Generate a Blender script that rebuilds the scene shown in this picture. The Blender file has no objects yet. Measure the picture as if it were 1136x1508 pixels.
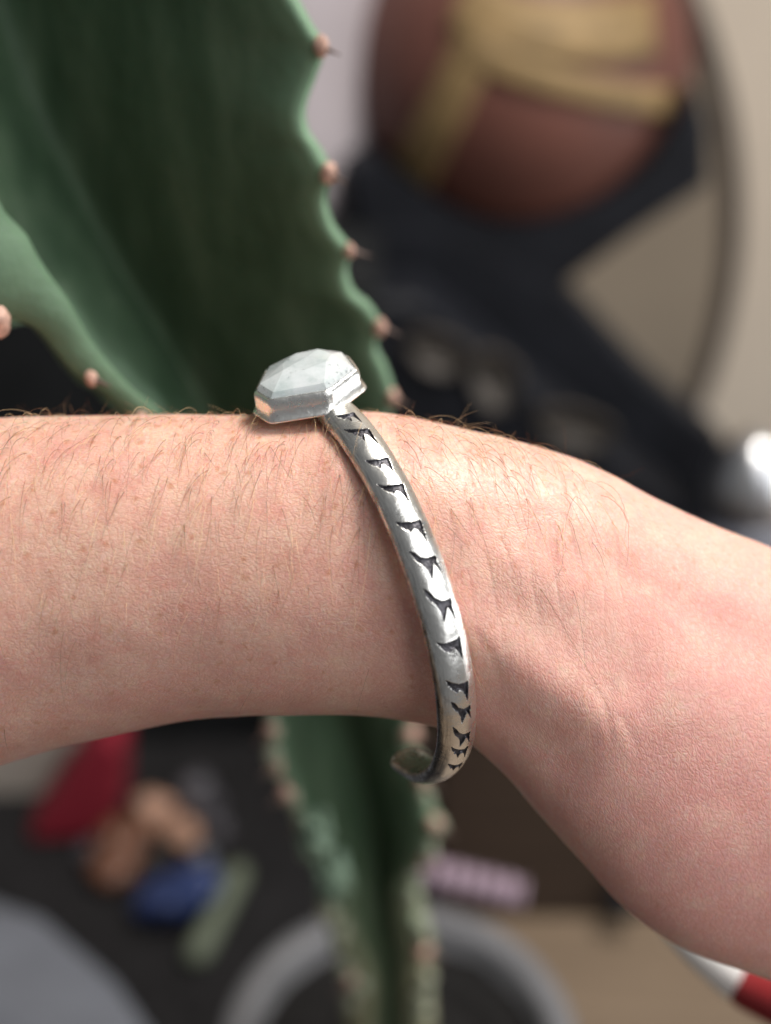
import bpy, math, random
import numpy as np
from mathutils import Vector, Matrix

random.seed(7)
rng = np.random.default_rng(11)
SC = bpy.context.scene
COL = SC.collection

# ------------------------------------------------------------------ camera
PITCH = math.radians(30.0)          # the phone looks 30 degrees down on the table
CAM_H = 0.595                       # metres above the table top (z = 0)
F = 1900.0                          # focal length in photo pixels (photo 1136 x 1508)
CAM = np.array([0.0, 0.0, CAM_H])
EX = np.array([1.0, 0.0, 0.0])
EU = np.array([0.0, math.sin(PITCH), math.cos(PITCH)])
EF = np.array([0.0, math.cos(PITCH), -math.sin(PITCH)])

cam_d = bpy.data.cameras.new("camera")
cam = bpy.data.objects.new("camera", cam_d)
COL.objects.link(cam)
cam.location = CAM
cam.rotation_euler = (math.pi / 2 - PITCH, 0, 0)
cam_d.sensor_fit = 'HORIZONTAL'
cam_d.sensor_width = 36.0
cam_d.lens = 36.0 * F / 1136.0
cam_d.clip_start = 0.005
cam_d.clip_end = 50
cam_d.dof.use_dof = True
cam_d.dof.focus_distance = 0.205
cam_d.dof.aperture_fstop = 7.9
SC.camera = cam

# ------------------------------------------------------------------ world and lamps
wd = bpy.data.worlds.new("World")
SC.world = wd
wd.use_nodes = True
bg = wd.node_tree.nodes["Background"]
bg.inputs[0].default_value = (0.95, 0.97, 1.0, 1)
bg.inputs[1].default_value = 0.16

def W(x, y, d):
    """camera-aligned right / up / depth (m) -> world"""
    return CAM + x * EX + y * EU + d * EF

def area(name, pos, target, size, size_y, power, col):
    l = bpy.data.lights.new(name, 'AREA')
    l.shape = 'RECTANGLE'; l.size = size; l.size_y = size_y
    l.energy = power; l.color = col
    o = bpy.data.objects.new(name, l); COL.objects.link(o)
    o.location = pos
    o.rotation_euler = (Vector(target) - Vector(pos)).to_track_quat('-Z', 'Y').to_euler()
    return o

ARM_C = W(0, -0.01, 0.22)
area("window_light", W(0.36, 0.80, -0.02), ARM_C, 0.26, 0.28, 12.3, (1.0, 0.95, 0.88))
area("room_light", W(0.78, 0.34, -0.55), W(0, 0, 0.3), 1.25, 1.35, 11.5, (0.97, 0.98, 1.0))

area("added_side_light", W(0.95, -0.02, 0.50), W(0, -0.02, 0.22), 0.5, 0.5, 2.6, (0.95, 0.98, 1.0))  # unseen lamp added to whiten the bezel and the band's right edge

SC.render.engine = 'CYCLES'
SC.cycles.use_denoising = True
SC.cycles.max_bounces = 8
SC.view_settings.view_transform = 'Standard'
SC.view_settings.look = 'None'
SC.view_settings.exposure = 0.08
SC.view_settings.gamma = 1.0

# ------------------------------------------------------------------ geometry helpers
def PX(px, py, d):
    return W((px - 568) / F * d, (754 - py) / F * d, d)

def PY(px, py, Y):
    """the point where the view ray of a photo pixel meets the upright plane y = Y"""
    r = EF + (px - 568) / F * EX + (754 - py) / F * EU
    return CAM + r * (Y / r[1])

BS = 1.3                            # the table things stand this much deeper than first measured
def QX(px, py, d): return PX(px, py, d * BS)
def QY(px, py, Y): return PY(px, py, Y * BS)

def PZ(px, py, z):
    r = EF + (px - 568) / F * EX + (754 - py) / F * EU
    return CAM + r * ((z - CAM_H) / r[2])

def hermite(xs, ys, q):
    xs = np.asarray(xs, float); ys = np.asarray(ys, float)
    if ys.ndim == 1: ys = ys[:, None]
    d = np.zeros_like(ys)
    d[1:-1] = (ys[2:] - ys[:-2]) / (xs[2:] - xs[:-2])[:, None]
    d[0] = (ys[1] - ys[0]) / (xs[1] - xs[0]); d[-1] = (ys[-1] - ys[-2]) / (xs[-1] - xs[-2])
    i = np.clip(np.searchsorted(xs, q) - 1, 0, len(xs) - 2)
    h = (xs[i + 1] - xs[i]); t = ((q - xs[i]) / h)[:, None]; h = h[:, None]
    t2 = t * t; t3 = t2 * t
    return (2*t3-3*t2+1)*ys[i] + (t3-2*t2+t)*h*d[i] + (-2*t3+3*t2)*ys[i+1] + (t3-t2)*h*d[i+1]

_lat = rng.random((64, 64, 64))
def vnoise(p, scale):
    """smooth value noise in -1..1 at points p (n,3)"""
    q = np.asarray(p) * scale + 1000.0
    i = np.floor(q).astype(int); f = q - i; f = f * f * (3 - 2 * f)
    r = 0
    for dx in (0, 1):
        for dy in (0, 1):
            for dz in (0, 1):
                w = (f[:, 0] if dx else 1 - f[:, 0]) * (f[:, 1] if dy else 1 - f[:, 1]) * (f[:, 2] if dz else 1 - f[:, 2])
                r = r + w * _lat[(i[:, 0] + dx) % 64, (i[:, 1] + dy) % 64, (i[:, 2] + dz) % 64]
    return r * 2 - 1

def link(name, me, parent=None, label=None, cat=None, group=None, kind=None):
    o = bpy.data.objects.new(name, me); COL.objects.link(o)
    if parent: o.parent = parent
    if label: o["label"] = label
    if cat: o["category"] = cat
    if group: o["group"] = group
    if kind: o["kind"] = kind
    return o

def root_loc(o):
    v = np.zeros(3)
    while o is not None:
        v += np.array(o.location); o = o.parent
    return v

def mesh_from(name, verts, faces, mat, smooth=True):
    me = bpy.data.meshes.new(name)
    me.from_pydata([tuple(v) for v in verts], [], [tuple(int(k) for k in f) for f in faces])
    me.validate(); me.update()
    if mat is not None:
        me.materials.append(mat)
    if smooth:
        me.polygons.foreach_set("use_smooth", [True] * len(me.polygons))
    return me

def build(name, verts, faces, mat, parent=None, smooth=True, origin=None, **tags):
    """verts are world points; the object's origin is its base (or its parent's)"""
    verts = np.asarray(verts, float)
    base = root_loc(parent) if parent is not None else np.zeros(3)
    if origin is None:
        if parent is not None:
            loc = np.zeros(3)
        else:
            lo, hi = verts.min(0), verts.max(0)
            loc = np.array([(lo[0] + hi[0]) / 2, (lo[1] + hi[1]) / 2, lo[2]])
    else:
        loc = np.asarray(origin) - base
    me = mesh_from(name, verts - base - loc, faces, mat, smooth)
    o = link(name, me, parent, **tags)
    o.location = loc
    return o

def empty(name, loc, label, cat, group=None):
    o = link(name, None, None, label, cat, group)
    o.location = loc
    o.empty_display_size = 0.01
    return o

def grid_faces(n, m, close_m=True, close_n=False):
    i = np.arange(n if close_n else n - 1); j = np.arange(m if close_m else m - 1)
    I, J = np.meshgrid(i, j, indexing='ij')
    I2 = (I + 1) % n; J2 = (J + 1) % m
    return np.stack([I*m+J, I*m+J2, I2*m+J2, I2*m+J], -1).reshape(-1, 4)

def norm(v):
    v = np.asarray(v, float)
    return v / (np.linalg.norm(v, axis=-1, keepdims=True) + 1e-12)

def lathe(profile, center, n=64, axis=(0, 0, 1)):
    """closed-top/bottom surface of revolution; profile = [(r, h)...]"""
    ax = norm(axis); a = norm(np.cross(ax, [0.3, 0.9, 0.11])); b = np.cross(ax, a)
    V = []
    th = np.linspace(0, 2 * np.pi, n, endpoint=False)
    for r, h in profile:
        V.append(np.asarray(center) + h * ax + r * (np.cos(th)[:, None] * a + np.sin(th)[:, None] * b))
    V = np.concatenate(V)
    Fc = [tuple(f) for f in grid_faces(len(profile), n)]
    return V, Fc

def prism(poly, thick, bevel=0.004, direction=(0, 1, 0)):
    """polygon of world points (in order), pushed back along direction, with eased front edges"""
    P = np.asarray(poly, float); d = norm(direction)
    c = P.mean(0); n = len(P)
    inn = P + (c - P) * np.minimum(1, bevel / np.linalg.norm(c - P, axis=1))[:, None]
    rings = [inn, P + d * bevel, P + d * (thick - bevel), inn + d * thick]
    V = np.concatenate(rings)
    Fc = [tuple(f) for f in grid_faces(4, n)]
    Fc.append(tuple(range(n))); Fc.append(tuple(3 * n + k for k in range(n))[::-1])
    return V, Fc

def tube(path, radii, n=16, cap=True):
    P = np.asarray(path, float); m = len(P)
    R = np.broadcast_to(np.asarray(radii, float), (m,))
    T = norm(np.gradient(P, axis=0))
    ref = np.eye(3)[int(np.argmin(np.abs(T).max(0)))]
    A = norm(np.cross(T, ref)); B = np.cross(T, A)
    th = np.linspace(0, 2 * np.pi, n, endpoint=False)
    V = P[:, None] + R[:, None, None] * (np.cos(th)[None, :, None] * A[:, None] + np.sin(th)[None, :, None] * B[:, None])
    Fc = [tuple(f) for f in grid_faces(m, n)]
    if cap:
        Fc.append(tuple(range(n))[::-1]); Fc.append(tuple((m - 1) * n + k for k in range(n)))
    return V.reshape(-1, 3), Fc

def blob(center, rx, ry, rz, rough=0.12, seed=0, n=24, m=32, freq=1.0):
    V = []
    for i in range(n):
        ph = math.pi * (i + 0.5) / n
        for j in range(m):
            th = 2 * math.pi * j / m
            V.append((math.sin(ph) * math.cos(th), math.sin(ph) * math.sin(th), math.cos(ph)))
    V = np.array(V)
    k = 1 + rough * vnoise(V + seed * 7.3, 1.6 * freq)
    V = V * k[:, None] * np.array([rx, ry, rz]) + np.asarray(center)
    Fc = [tuple(f) for f in grid_faces(n, m)]
    Fc.append(tuple(range(m))[::-1]); Fc.append(tuple((n - 1) * m + k for k in range(m)))
    return V, Fc

def box(lo, hi, bevel=0.003):
    x0, y0, z0 = lo; x1, y1, z1 = hi
    V, Fc = prism([(x0, y0, z0), (x1, y0, z0), (x1, y0, z1), (x0, y0, z1)], y1 - y0, bevel)
    return V, Fc

# ------------------------------------------------------------------ material helpers
class NT:
    def __init__(s, name):
        s.m = bpy.data.materials.new(name); s.m.use_nodes = True
        s.t = s.m.node_tree; s.b = s.t.nodes["Principled BSDF"]
    def n(s, kind, **kw):
        nd = s.t.nodes.new(kind)
        for k, v in kw.items():
            if k.startswith("i_"):
                nd.inputs[k[2:].replace("__", " ")].default_value = v
            else:
                setattr(nd, k, v)
        return nd
    def l(s, a, b): s.t.links.new(a, b)
    def math(s, op, a, b=None, clamp=False):
        nd = s.n("ShaderNodeMath", operation=op, use_clamp=clamp)
        for k, v in ((0, a), (1, b)):
            if v is None: continue
            if isinstance(v, (int, float)): nd.inputs[k].default_value = v
            else: s.l(v, nd.inputs[k])
        return nd.outputs[0]
    def ramp(s, fac, stops, interp='LINEAR'):
        nd = s.n("ShaderNodeValToRGB"); nd.color_ramp.interpolation = interp
        e = nd.color_ramp.elements
        while len(e) < len(stops): e.new(0.5)
        for el, (p, c) in zip(e, stops):
            el.position = p; el.color = (*c, 1) if len(c) == 3 else c
        s.l(fac, nd.inputs[0]); return nd.outputs[0]
    def mix(s, fac, a, b, blend='MIX'):
        nd = s.n("ShaderNodeMix", data_type='RGBA', blend_type=blend)
        for k, v in ((0, fac), (6, a), (7, b)):
            if isinstance(v, (int, float)): nd.inputs[k].default_value = v
            elif isinstance(v, tuple): nd.inputs[k].default_value = (*v, 1)
            else: s.l(v, nd.inputs[k])
        return nd.outputs[2]
    def noise(s, vec, scale, detail=3, rough=0.5):
        nd = s.n("ShaderNodeTexNoise"); nd.inputs["Scale"].default_value = scale
        nd.inputs["Detail"].default_value = detail; nd.inputs["Roughness"].default_value = rough
        if vec is not None: s.l(vec, nd.inputs["Vector"])
        return nd.outputs["Fac"]
    def bump(s, height, dist, strength=1.0, prev=None):
        nd = s.n("ShaderNodeBump"); nd.inputs["Distance"].default_value = dist
        nd.inputs["Strength"].default_value = strength
        s.l(height, nd.inputs["Height"])
        if prev is not None: s.l(prev, nd.inputs["Normal"])
        return nd.outputs[0]

def plain(name, col, rough=0.6, metal=0.0, var=0.25, scale=60, col2=None, bump=0.0, bscale=200, coat=0.0):
    q = NT(name)
    tc = q.n("ShaderNodeTexCoord").outputs["Object"]
    f = q.noise(tc, scale, 4, 0.6)
    c2 = col2 if col2 else tuple(c * (1 - var) for c in col)
    c1 = col if col2 else tuple(min(1, c * (1 + var * 0.6)) for c in col)
    q.l(q.ramp(f, [(0.32, c2), (0.68, c1)]), q.b.inputs["Base Color"])
    q.b.inputs["Roughness"].default_value = rough
    q.b.inputs["Metallic"].default_value = metal
    q.b.inputs["Coat Weight"].default_value = coat
    if bump:
        q.l(q.bump(q.noise(tc, bscale, 5, 0.6), bump), q.b.inputs["Normal"])
    return q.m

def skin_material():
    q = NT("skin")
    uv = q.n("ShaderNodeUVMap", uv_map="UVMap").outputs[0]          # millimetres along / around the arm
    obj = q.n("ShaderNodeTexCoord").outputs["Object"]
    # gently warped coordinates so that the skin lines do not look like a grid
    wn = q.n("ShaderNodeTexNoise"); wn.inputs["Scale"].default_value = 0.35; wn.inputs["Detail"].default_value = 2
    q.l(uv, wn.inputs["Vector"])
    sub = q.n("ShaderNodeVectorMath", operation='SUBTRACT'); q.l(wn.outputs["Color"], sub.inputs[0]); sub.inputs[1].default_value = (0.5, 0.5, 0.5)
    sc = q.n("ShaderNodeVectorMath", operation='SCALE'); q.l(sub.outputs[0], sc.inputs[0]); sc.inputs["Scale"].default_value = 1.8
    ad = q.n("ShaderNodeVectorMath", operation='ADD'); q.l(uv, ad.inputs[0]); q.l(sc.outputs[0], ad.inputs[1])
    def vor(scale, stretch, rot, width):
        mp = q.n("ShaderNodeMapping"); q.l(ad.outputs[0], mp.inputs["Vector"])
        mp.inputs["Scale"].default_value = (stretch[0], stretch[1], 1); mp.inputs["Rotation"].default_value = (0, 0, rot)
        v = q.n("ShaderNodeTexVoronoi", feature='DISTANCE_TO_EDGE', voronoi_dimensions='2D')
        v.inputs["Scale"].default_value = scale
        q.l(mp.outputs[0], v.inputs["Vector"])
        mr = q.n("ShaderNodeMapRange", interpolation_type='SMOOTHSTEP'); mr.inputs["From Max"].default_value = width
        q.l(v.outputs["Distance"], mr.inputs["Value"])
        return mr.outputs[0]
    a = vor(0.95, (0.9, 1.25), 0.5, 0.33)
    b = vor(1.9, (0.8, 1.25), -0.35, 0.35)
    n1 = q.noise(uv, 2.2, 6, 0.65)
    n2 = q.noise(uv, 0.5, 3, 0.6)
    h = q.math('ADD', q.math('MULTIPLY', a, 0.42), q.math('MULTIPLY', b, 0.34))
    h = q.math('ADD', h, q.math('MULTIPLY', n1, 1.1))
    h = q.math('ADD', h, q.math('MULTIPLY', n2, 0.4))
    q.l(q.bump(q.math('MULTIPLY', h, q.math('ADD', 0.45, q.math('MULTIPLY', q.noise(uv, 0.11, 3, 0.6), 1.0))), 0.000060, 1.0), q.b.inputs["Normal"])
    # colour: large mottling, redder hand, shaded underside painted pinker, small freckles
    fine = q.noise(obj, 1100, 5, 0.7)
    blot = q.noise(obj, 190, 5, 0.65)
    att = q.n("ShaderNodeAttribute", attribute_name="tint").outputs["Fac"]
    big = q.noise(obj, 75, 4, 0.6)
    col = q.ramp(big, [(0.30, (0.63, 0.350, 0.290)), (0.50, (0.70, 0.440, 0.345)), (0.70, (0.75, 0.52, 0.405))])
    mid = q.noise(obj, 420, 4, 0.6)
    col = q.mix(q.math('MULTIPLY', q.ramp(mid, [(0.48, (0, 0, 0)), (0.72, (1, 1, 1))]), 0.45), col, (0.62, 0.290, 0.235))
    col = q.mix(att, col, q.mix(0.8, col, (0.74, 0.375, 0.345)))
    col = q.mix(q.math('MULTIPLY', q.ramp(blot, [(0.50, (0, 0, 0)), (0.68, (1, 1, 1))]), 0.36), col, (0.66, 0.310, 0.250))
    col = q.mix(q.math('MULTIPLY', q.ramp(blot, [(0.34, (1, 1, 1)), (0.48, (0, 0, 0))]), 0.40), col, (0.76, 0.555, 0.43))
    fv = q.n("ShaderNodeTexVoronoi", voronoi_dimensions='2D'); fv.inputs["Scale"].default_value = 0.23; fv.inputs["Randomness"].default_value = 1
    q.l(ad.outputs[0], fv.inputs["Vector"])
    fd = q.math('ADD', fv.outputs["Distance"], q.math('MULTIPLY', q.noise(uv, 1.4, 3), 0.20))
    fr = q.ramp(fd, [(0.13, (1, 1, 1)), (0.27, (0, 0, 0))])
    pick = q.n("ShaderNodeSeparateColor"); q.l(fv.outputs["Color"], pick.inputs[0])
    on = q.math('GREATER_THAN', pick.outputs[0], 0.55)
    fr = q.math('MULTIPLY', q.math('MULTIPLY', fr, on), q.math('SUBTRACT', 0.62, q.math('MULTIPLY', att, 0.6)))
    col = q.mix(fr, col, (0.50, 0.215, 0.105))
    col = q.mix(q.math('MULTIPLY', q.ramp(fine, [(0.46, (0, 0, 0)), (0.66, (1, 1, 1))]), q.math('MULTIPLY', big, 0.55)), col, (0.58, 0.265, 0.200))
    col = q.mix(q.math('MULTIPLY', q.ramp(fine, [(0.36, (1, 1, 1)), (0.46, (0, 0, 0))]), 0.26), col, (0.80, 0.60, 0.50))
    # crease bottoms are a shade redder
    col = q.mix(q.math('MULTIPLY', q.math('SUBTRACT', 1.0, a), 0.16), col, (0.55, 0.25, 0.18))
    q.l(col, q.b.inputs["Base Color"])
    q.l(q.math('ADD', 0.26, q.math('MULTIPLY', n1, 0.24)), q.b.inputs["Roughness"])
    q.b.inputs["Specular IOR Level"].default_value = 0.5
    q.b.inputs["Subsurface Weight"].default_value = 1.0
    q.b.inputs["Subsurface Radius"].default_value = (1.0, 0.34, 0.18)
    q.b.inputs["Subsurface Scale"].default_value = 0.0014
    return q.m

def silver_material(name="silver", dark=False, worn=False):
    q = NT(name)
    tc = q.n("ShaderNodeTexCoord").outputs["Object"]
    f = q.noise(tc, 700 if dark else 260, 5, 0.65)
    if not dark:
        f2 = q.noise(tc, 900, 4, 0.7)
        k = q.math('MULTIPLY', q.ramp(f2, [(0.58, (0, 0, 0)), (0.72, (1, 1, 1))]), q.ramp(f, [(0.45, (0, 0, 0)), (0.6, (1, 1, 1))]))
        c_ = q.mix(q.math('MULTIPLY', k, 0.55), (0.95, 0.935, 0.89), (0.28, 0.27, 0.26))
        if worn:   # dark residue streaks along the lower edge, also painting in its dark reflection
            uv = q.n("ShaderNodeUVMap", uv_map="UVMap").outputs[0]
            sx = q.n("ShaderNodeSeparateXYZ"); q.l(uv, sx.inputs[0])
            mp = q.n("ShaderNodeMapping"); q.l(uv, mp.inputs["Vector"]); mp.inputs["Scale"].default_value = (0.22, 3.0, 1)
            st = q.noise(mp.outputs[0], 1.4, 5, 0.7)
            side = q.ramp(q.math('MULTIPLY', q.math('ADD', sx.outputs[1], 3.8), 0.2), [(0.10, (0.9, 0.9, 0.9)), (0.26, (0.55, 0.55, 0.55)), (0.46, (0, 0, 0))])
            pt = q.math('MULTIPLY', side, q.ramp(st, [(0.35, (0.1, 0.1, 0.1)), (0.62, (1, 1, 1))]))
            c_ = q.mix(pt, c_, (0.20, 0.19, 0.185))
        q.l(c_, q.b.inputs["Base Color"])
        q.b.inputs["Metallic"].default_value = 1
        q.l(q.math('ADD', 0.20, q.math('MULTIPLY', f, 0.16)), q.b.inputs["Roughness"])
        n = q.bump(f, 0.00022, 1.0)
        n = q.bump(f2, 0.00003, 1.0, n)
        q.l(n, q.b.inputs["Normal"])
    else:
        q.l(q.ramp(f, [(0.35, (0.016, 0.014, 0.018)), (0.65, (0.13, 0.125, 0.14))]), q.b.inputs["Base Color"])
        q.b.inputs["Metallic"].default_value = 0.5
        q.b.inputs["Roughness"].default_value = 0.34
        q.l(q.bump(q.noise(tc, 1800, 3), 0.0003, 1.0), q.b.inputs["Normal"])
    return q.m

def stone_material():
    q = NT("milky_stone")
    tc = q.n("ShaderNodeTexCoord").outputs["Object"]
    f = q.noise(tc, 190, 5, 0.65)
    col = q.ramp(f, [(0.3, (0.52, 0.60, 0.60)), (0.50, (0.78, 0.83, 0.84)), (0.70, (0.90, 0.93, 0.95))])
    inc = q.math('MULTIPLY', q.ramp(q.noise(tc, 1100, 5, 0.75), [(0.58, (0, 0, 0)), (0.64, (1, 1, 1))]),
                 q.ramp(q.noise(tc, 230, 2), [(0.50, (0, 0, 0)), (0.58, (1, 1, 1))]))
    col = q.mix(q.math('MULTIPLY', inc, 0.8), col, (0.10, 0.11, 0.10))
    q.l(col, q.b.inputs["Base Color"])
    q.b.inputs["Roughness"].default_value = 0.06
    q.b.inputs["IOR"].default_value = 1.54
    q.b.inputs["Subsurface Weight"].default_value = 0.45
    q.b.inputs["Subsurface Radius"].default_value = (1, 1, 1)
    q.b.inputs["Subsurface Scale"].default_value = 0.002
    q.b.inputs["Transmission Weight"].default_value = 0.38
    q.b.inputs["Coat Weight"].default_value = 0.8
    return q.m

def stem_material():
    q = NT("succulent_skin")
    tc = q.n("ShaderNodeTexCoord").outputs["Object"]
    e = q.n("ShaderNodeAttribute", attribute_name="edge").outputs["Fac"]
    lo = q.n("ShaderNodeAttribute", attribute_name="corky").outputs["Fac"]
    mp = q.n("ShaderNodeMapping"); q.l(tc, mp.inputs["Vector"]); mp.inputs["Rotation"].default_value = (0.35, 0.35, 0); mp.inputs["Scale"].default_value = (1.6, 1.0, 0.35)
    f = q.noise(mp.outputs[0], 60, 5, 0.6)
    col = q.ramp(f, [(0.28, (0.024, 0.052, 0.026)), (0.52, (0.050, 0.088, 0.050)), (0.74, (0.084, 0.126, 0.078))])
    col = q.mix(e, col, (0.14, 0.225, 0.145))
    col = q.mix(lo, col, (0.26, 0.20, 0.12))
    q.l(col, q.b.inputs["Base Color"])
    q.b.inputs["Roughness"].default_value = 0.6
    q.b.inputs["Specular IOR Level"].default_value = 0.22
    q.b.inputs["Subsurface Weight"].default_value = 0.15
    q.b.inputs["Subsurface Radius"].default_value = (0.4, 1, 0.3)
    q.b.inputs["Subsurface Scale"].default_value = 0.002
    q.l(q.bump(q.noise(tc, 180, 4, 0.6), 0.0006), q.b.inputs["Normal"])
    return q.m

def wood_material(name, c1, c2, scale=14):
    q = NT(name)
    tc = q.n("ShaderNodeTexCoord").outputs["Object"]
    mp = q.n("ShaderNodeMapping"); q.l(tc, mp.inputs["Vector"]); mp.inputs["Scale"].default_value = (1, 9, 9)
    f = q.noise(mp.outputs[0], scale, 6, 0.65)
    q.l(q.ramp(f, [(0.3, c1), (0.7, c2)]), q.b.inputs["Base Color"])
    q.b.inputs["Roughness"].default_value = 0.5
    q.l(q.bump(f, 0.0006), q.b.inputs["Normal"])
    return q.m

M = {}
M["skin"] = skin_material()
M["silver"] = silver_material()
M["band_silver"] = silver_material("band_silver", worn=True)
M["oxide"] = silver_material("blackened_silver", True)
M["stone"] = stone_material()
M["stem"] = stem_material()
M["pad"] = plain("spine_pad_brown", (0.50, 0.31, 0.24), 0.6, var=0.35, scale=700, bump=0.0004, bscale=900)
M["bud"] = plain("pale_green_bud", (0.17, 0.25, 0.18), 0.5, var=0.25, scale=200)
M["areole"] = plain("pale_areole", (0.36, 0.33, 0.24), 0.7, var=0.35, scale=160, col2=(0.20, 0.26, 0.18))
M["spine"] = plain("spine_grey", (0.12, 0.075, 0.06), 0.5)
M["hair_dark"] = plain("hair_brown", (0.18, 0.085, 0.038), 0.32, var=0.2)
M["hair_lit"] = plain("hair_lit", (0.72, 0.50, 0.28), 0.30, var=0.2)  # golden glint of lit hairs put into the base colour
M["table"] = wood_material("table_wood", (0.15, 0.105, 0.068), (0.23, 0.165, 0.11))
M["mat"] = plain("charcoal_felt", (0.018, 0.017, 0.018), 0.9, var=0.4, scale=120, bump=0.0006)
M["wall"] = plain("wall_paint", (0.74, 0.63, 0.51), 0.85, var=0.05, scale=6, bump=0.0008, bscale=140)
M["brown_box"] = wood_material("shade_brown", (0.032, 0.020, 0.014), (0.065, 0.042, 0.030))
M["black_box"] = plain("black_board", (0.012, 0.013, 0.014), 0.7, var=0.4, scale=30, bump=0.0005)
M["ebony"] = plain("black_lacquer", (0.011, 0.012, 0.016), 0.55, var=0.3, scale=25, bump=0.0004)
M["maroon"] = plain("maroon_glaze", (0.135, 0.050, 0.036), 0.55, var=0.2, scale=14)
M["gold"] = plain("gold_paint", (0.27, 0.178, 0.078), 0.6, metal=0.15, var=0.3, scale=40)
M["rim"] = plain("bronze_rim", (0.045, 0.032, 0.027), 0.5, var=0.2)
M["glass"] = plain("tan_reflection", (0.30, 0.245, 0.185), 0.35, var=0.12, scale=5)  # what the mirror reflects, put into its base colour as tan
M["lilac"] = plain("lilac_reflection", (0.47, 0.42, 0.44), 0.5, var=0.1, scale=9)
M["pot"] = plain("grey_stoneware", (0.16, 0.16, 0.17), 0.55, var=0.2, scale=50, bump=0.0004)
M["soil"] = plain("dark_soil", (0.006, 0.005, 0.005), 0.95, var=0.6, scale=220, bump=0.002, bscale=260)
M["lilac_tube"] = plain("lilac_plastic", (0.33, 0.24, 0.30), 0.4, var=0.15, scale=130)
M["green_stick"] = plain("pale_green_wood", (0.13, 0.15, 0.105), 0.6, var=0.15)
M["red"] = plain("red_felt", (0.27, 0.010, 0.026), 0.8, var=0.2, scale=80, bump=0.0004)
M["paper"] = plain("kraft_paper", (0.52, 0.46, 0.40), 0.8, var=0.1)
M["peach"] = plain("peach_stone", (0.50, 0.29, 0.20), 0.35, var=0.25, scale=60)
M["rust"] = plain("rust_stone", (0.16, 0.065, 0.035), 0.45, var=0.3, scale=60)
M["smoke"] = plain("smoky_stone", (0.085, 0.08, 0.09), 0.35, var=0.3, scale=60)
M["blue"] = plain("blue_stone", (0.030, 0.050, 0.15), 0.4, var=0.25, scale=50)
M["cloth"] = plain("grey_cloth", (0.175, 0.185, 0.215), 0.9, var=0.12, scale=30, bump=0.0003, bscale=1500)
M["white"] = plain("white_plastic", (0.72, 0.72, 0.70), 0.3, var=0.04)
M["pen_red"] = plain("red_plastic", (0.30, 0.025, 0.03), 0.35, var=0.1)
M["chrome"] = plain("polished_steel", (0.80, 0.80, 0.82), 0.30, metal=1.0, var=0.05)
M["jar"] = plain("blue_grey_glass", (0.16, 0.165, 0.20), 0.35, var=0.12, scale=30)
for k_ in ("black_box", "ebony", "mat"):
    M[k_].node_tree.nodes["Principled BSDF"].inputs["Specular IOR Level"].default_value = 0.2
M["inlay"] = plain("pale_inlay", (0.06, 0.05, 0.042), 0.6, var=0.35, scale=70)

# ------------------------------------------------------------------ setting: table, wall
V, Fc = box((-1.4, -0.45, -0.03), (1.4, 0.99, 0.0), 0.004)
build("table", V, Fc, M["table"], smooth=False, kind="structure")
V, Fc = box((-2.6, 1.3, -0.8), (2.6, 1.38, 2.2), 0.004)
build("wall", V, Fc, M["wall"], smooth=False, kind="structure")

# ------------------------------------------------------------------ the arm
TB = [  # s, top px, bottom px, depth-centre (mm behind the focus plane), half depth (mm)
    (-700, (-700, 650), (-700, 1290), -31, 33),
    (-450, (-450, 640), (-450, 1235), -30, 32),
    (-200, (-200, 626), (-200, 1178), -28, 30),
    (0, (0, 617), (0, 1126), -26.5, 28),
    (110, (110, 613), (105, 1094), -26, 27),
    (230, (230, 612), (220, 1069), -25, 26),
    (350, (350, 614), (340, 1054), -24.5, 25.3),
    (450, (450, 612), (445, 1049), -24, 24.6),
    (540, (540, 607), (540, 1051), -24, 24.2),
    (620, (620, 617), (615, 1062), -24, 23.8),
    (690, (690, 632), (675, 1082), -24, 23.5),
    (760, (760, 649), (735, 1130), -24.5, 23),
    (830, (832, 672), (790, 1192), -25.5, 22.5),
    (900, (904, 703), (850, 1262), -26.5, 22),
    (970, (975, 741), (915, 1330), -28, 21.5),
    (1050, (1050, 776), (1000, 1388), -30, 21),
    (1140, (1140, 810), (1095, 1426), -32, 20.5),
    (1260, (1260, 868), (1210, 1462), -35, 20),
    (1400, (1400, 950), (1335, 1500), -38, 19),
    (1520, (1520, 1040), (1440, 1530), -41, 18),
    (1600, (1600, 1120), (1520, 1530), -43, 15),
    (1650, (1650, 1190), (1590, 1490), -44, 10),
    (1672, (1672, 1260), (1645, 1420), -44.5, 4),
]
tb_s = [r[0] for r in TB]
def mm(px, py, z):           # photo pixel at z mm in front of the focus plane -> camera-aligned mm
    d = 200.0 - z
    return ((px - 568) / F * d, (754 - py) / F * d, z)
tops = np.array([mm(*r[1], r[3]) for r in TB]); bots = np.array([mm(*r[2], r[3]) for r in TB])
wids = np.array([r[4] for r in TB], float)
NS, NP = 980, 420
sq = np.concatenate([np.linspace(-700, -60, 80, endpoint=False), np.linspace(-60, 1240, 840, endpoint=False), np.linspace(1240, 1672, 60)])
Tt = hermite(tb_s, tops, sq); Bt = hermite(tb_s, bots, sq); wt = hermite(tb_s, wids, sq)[:, 0]
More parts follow.
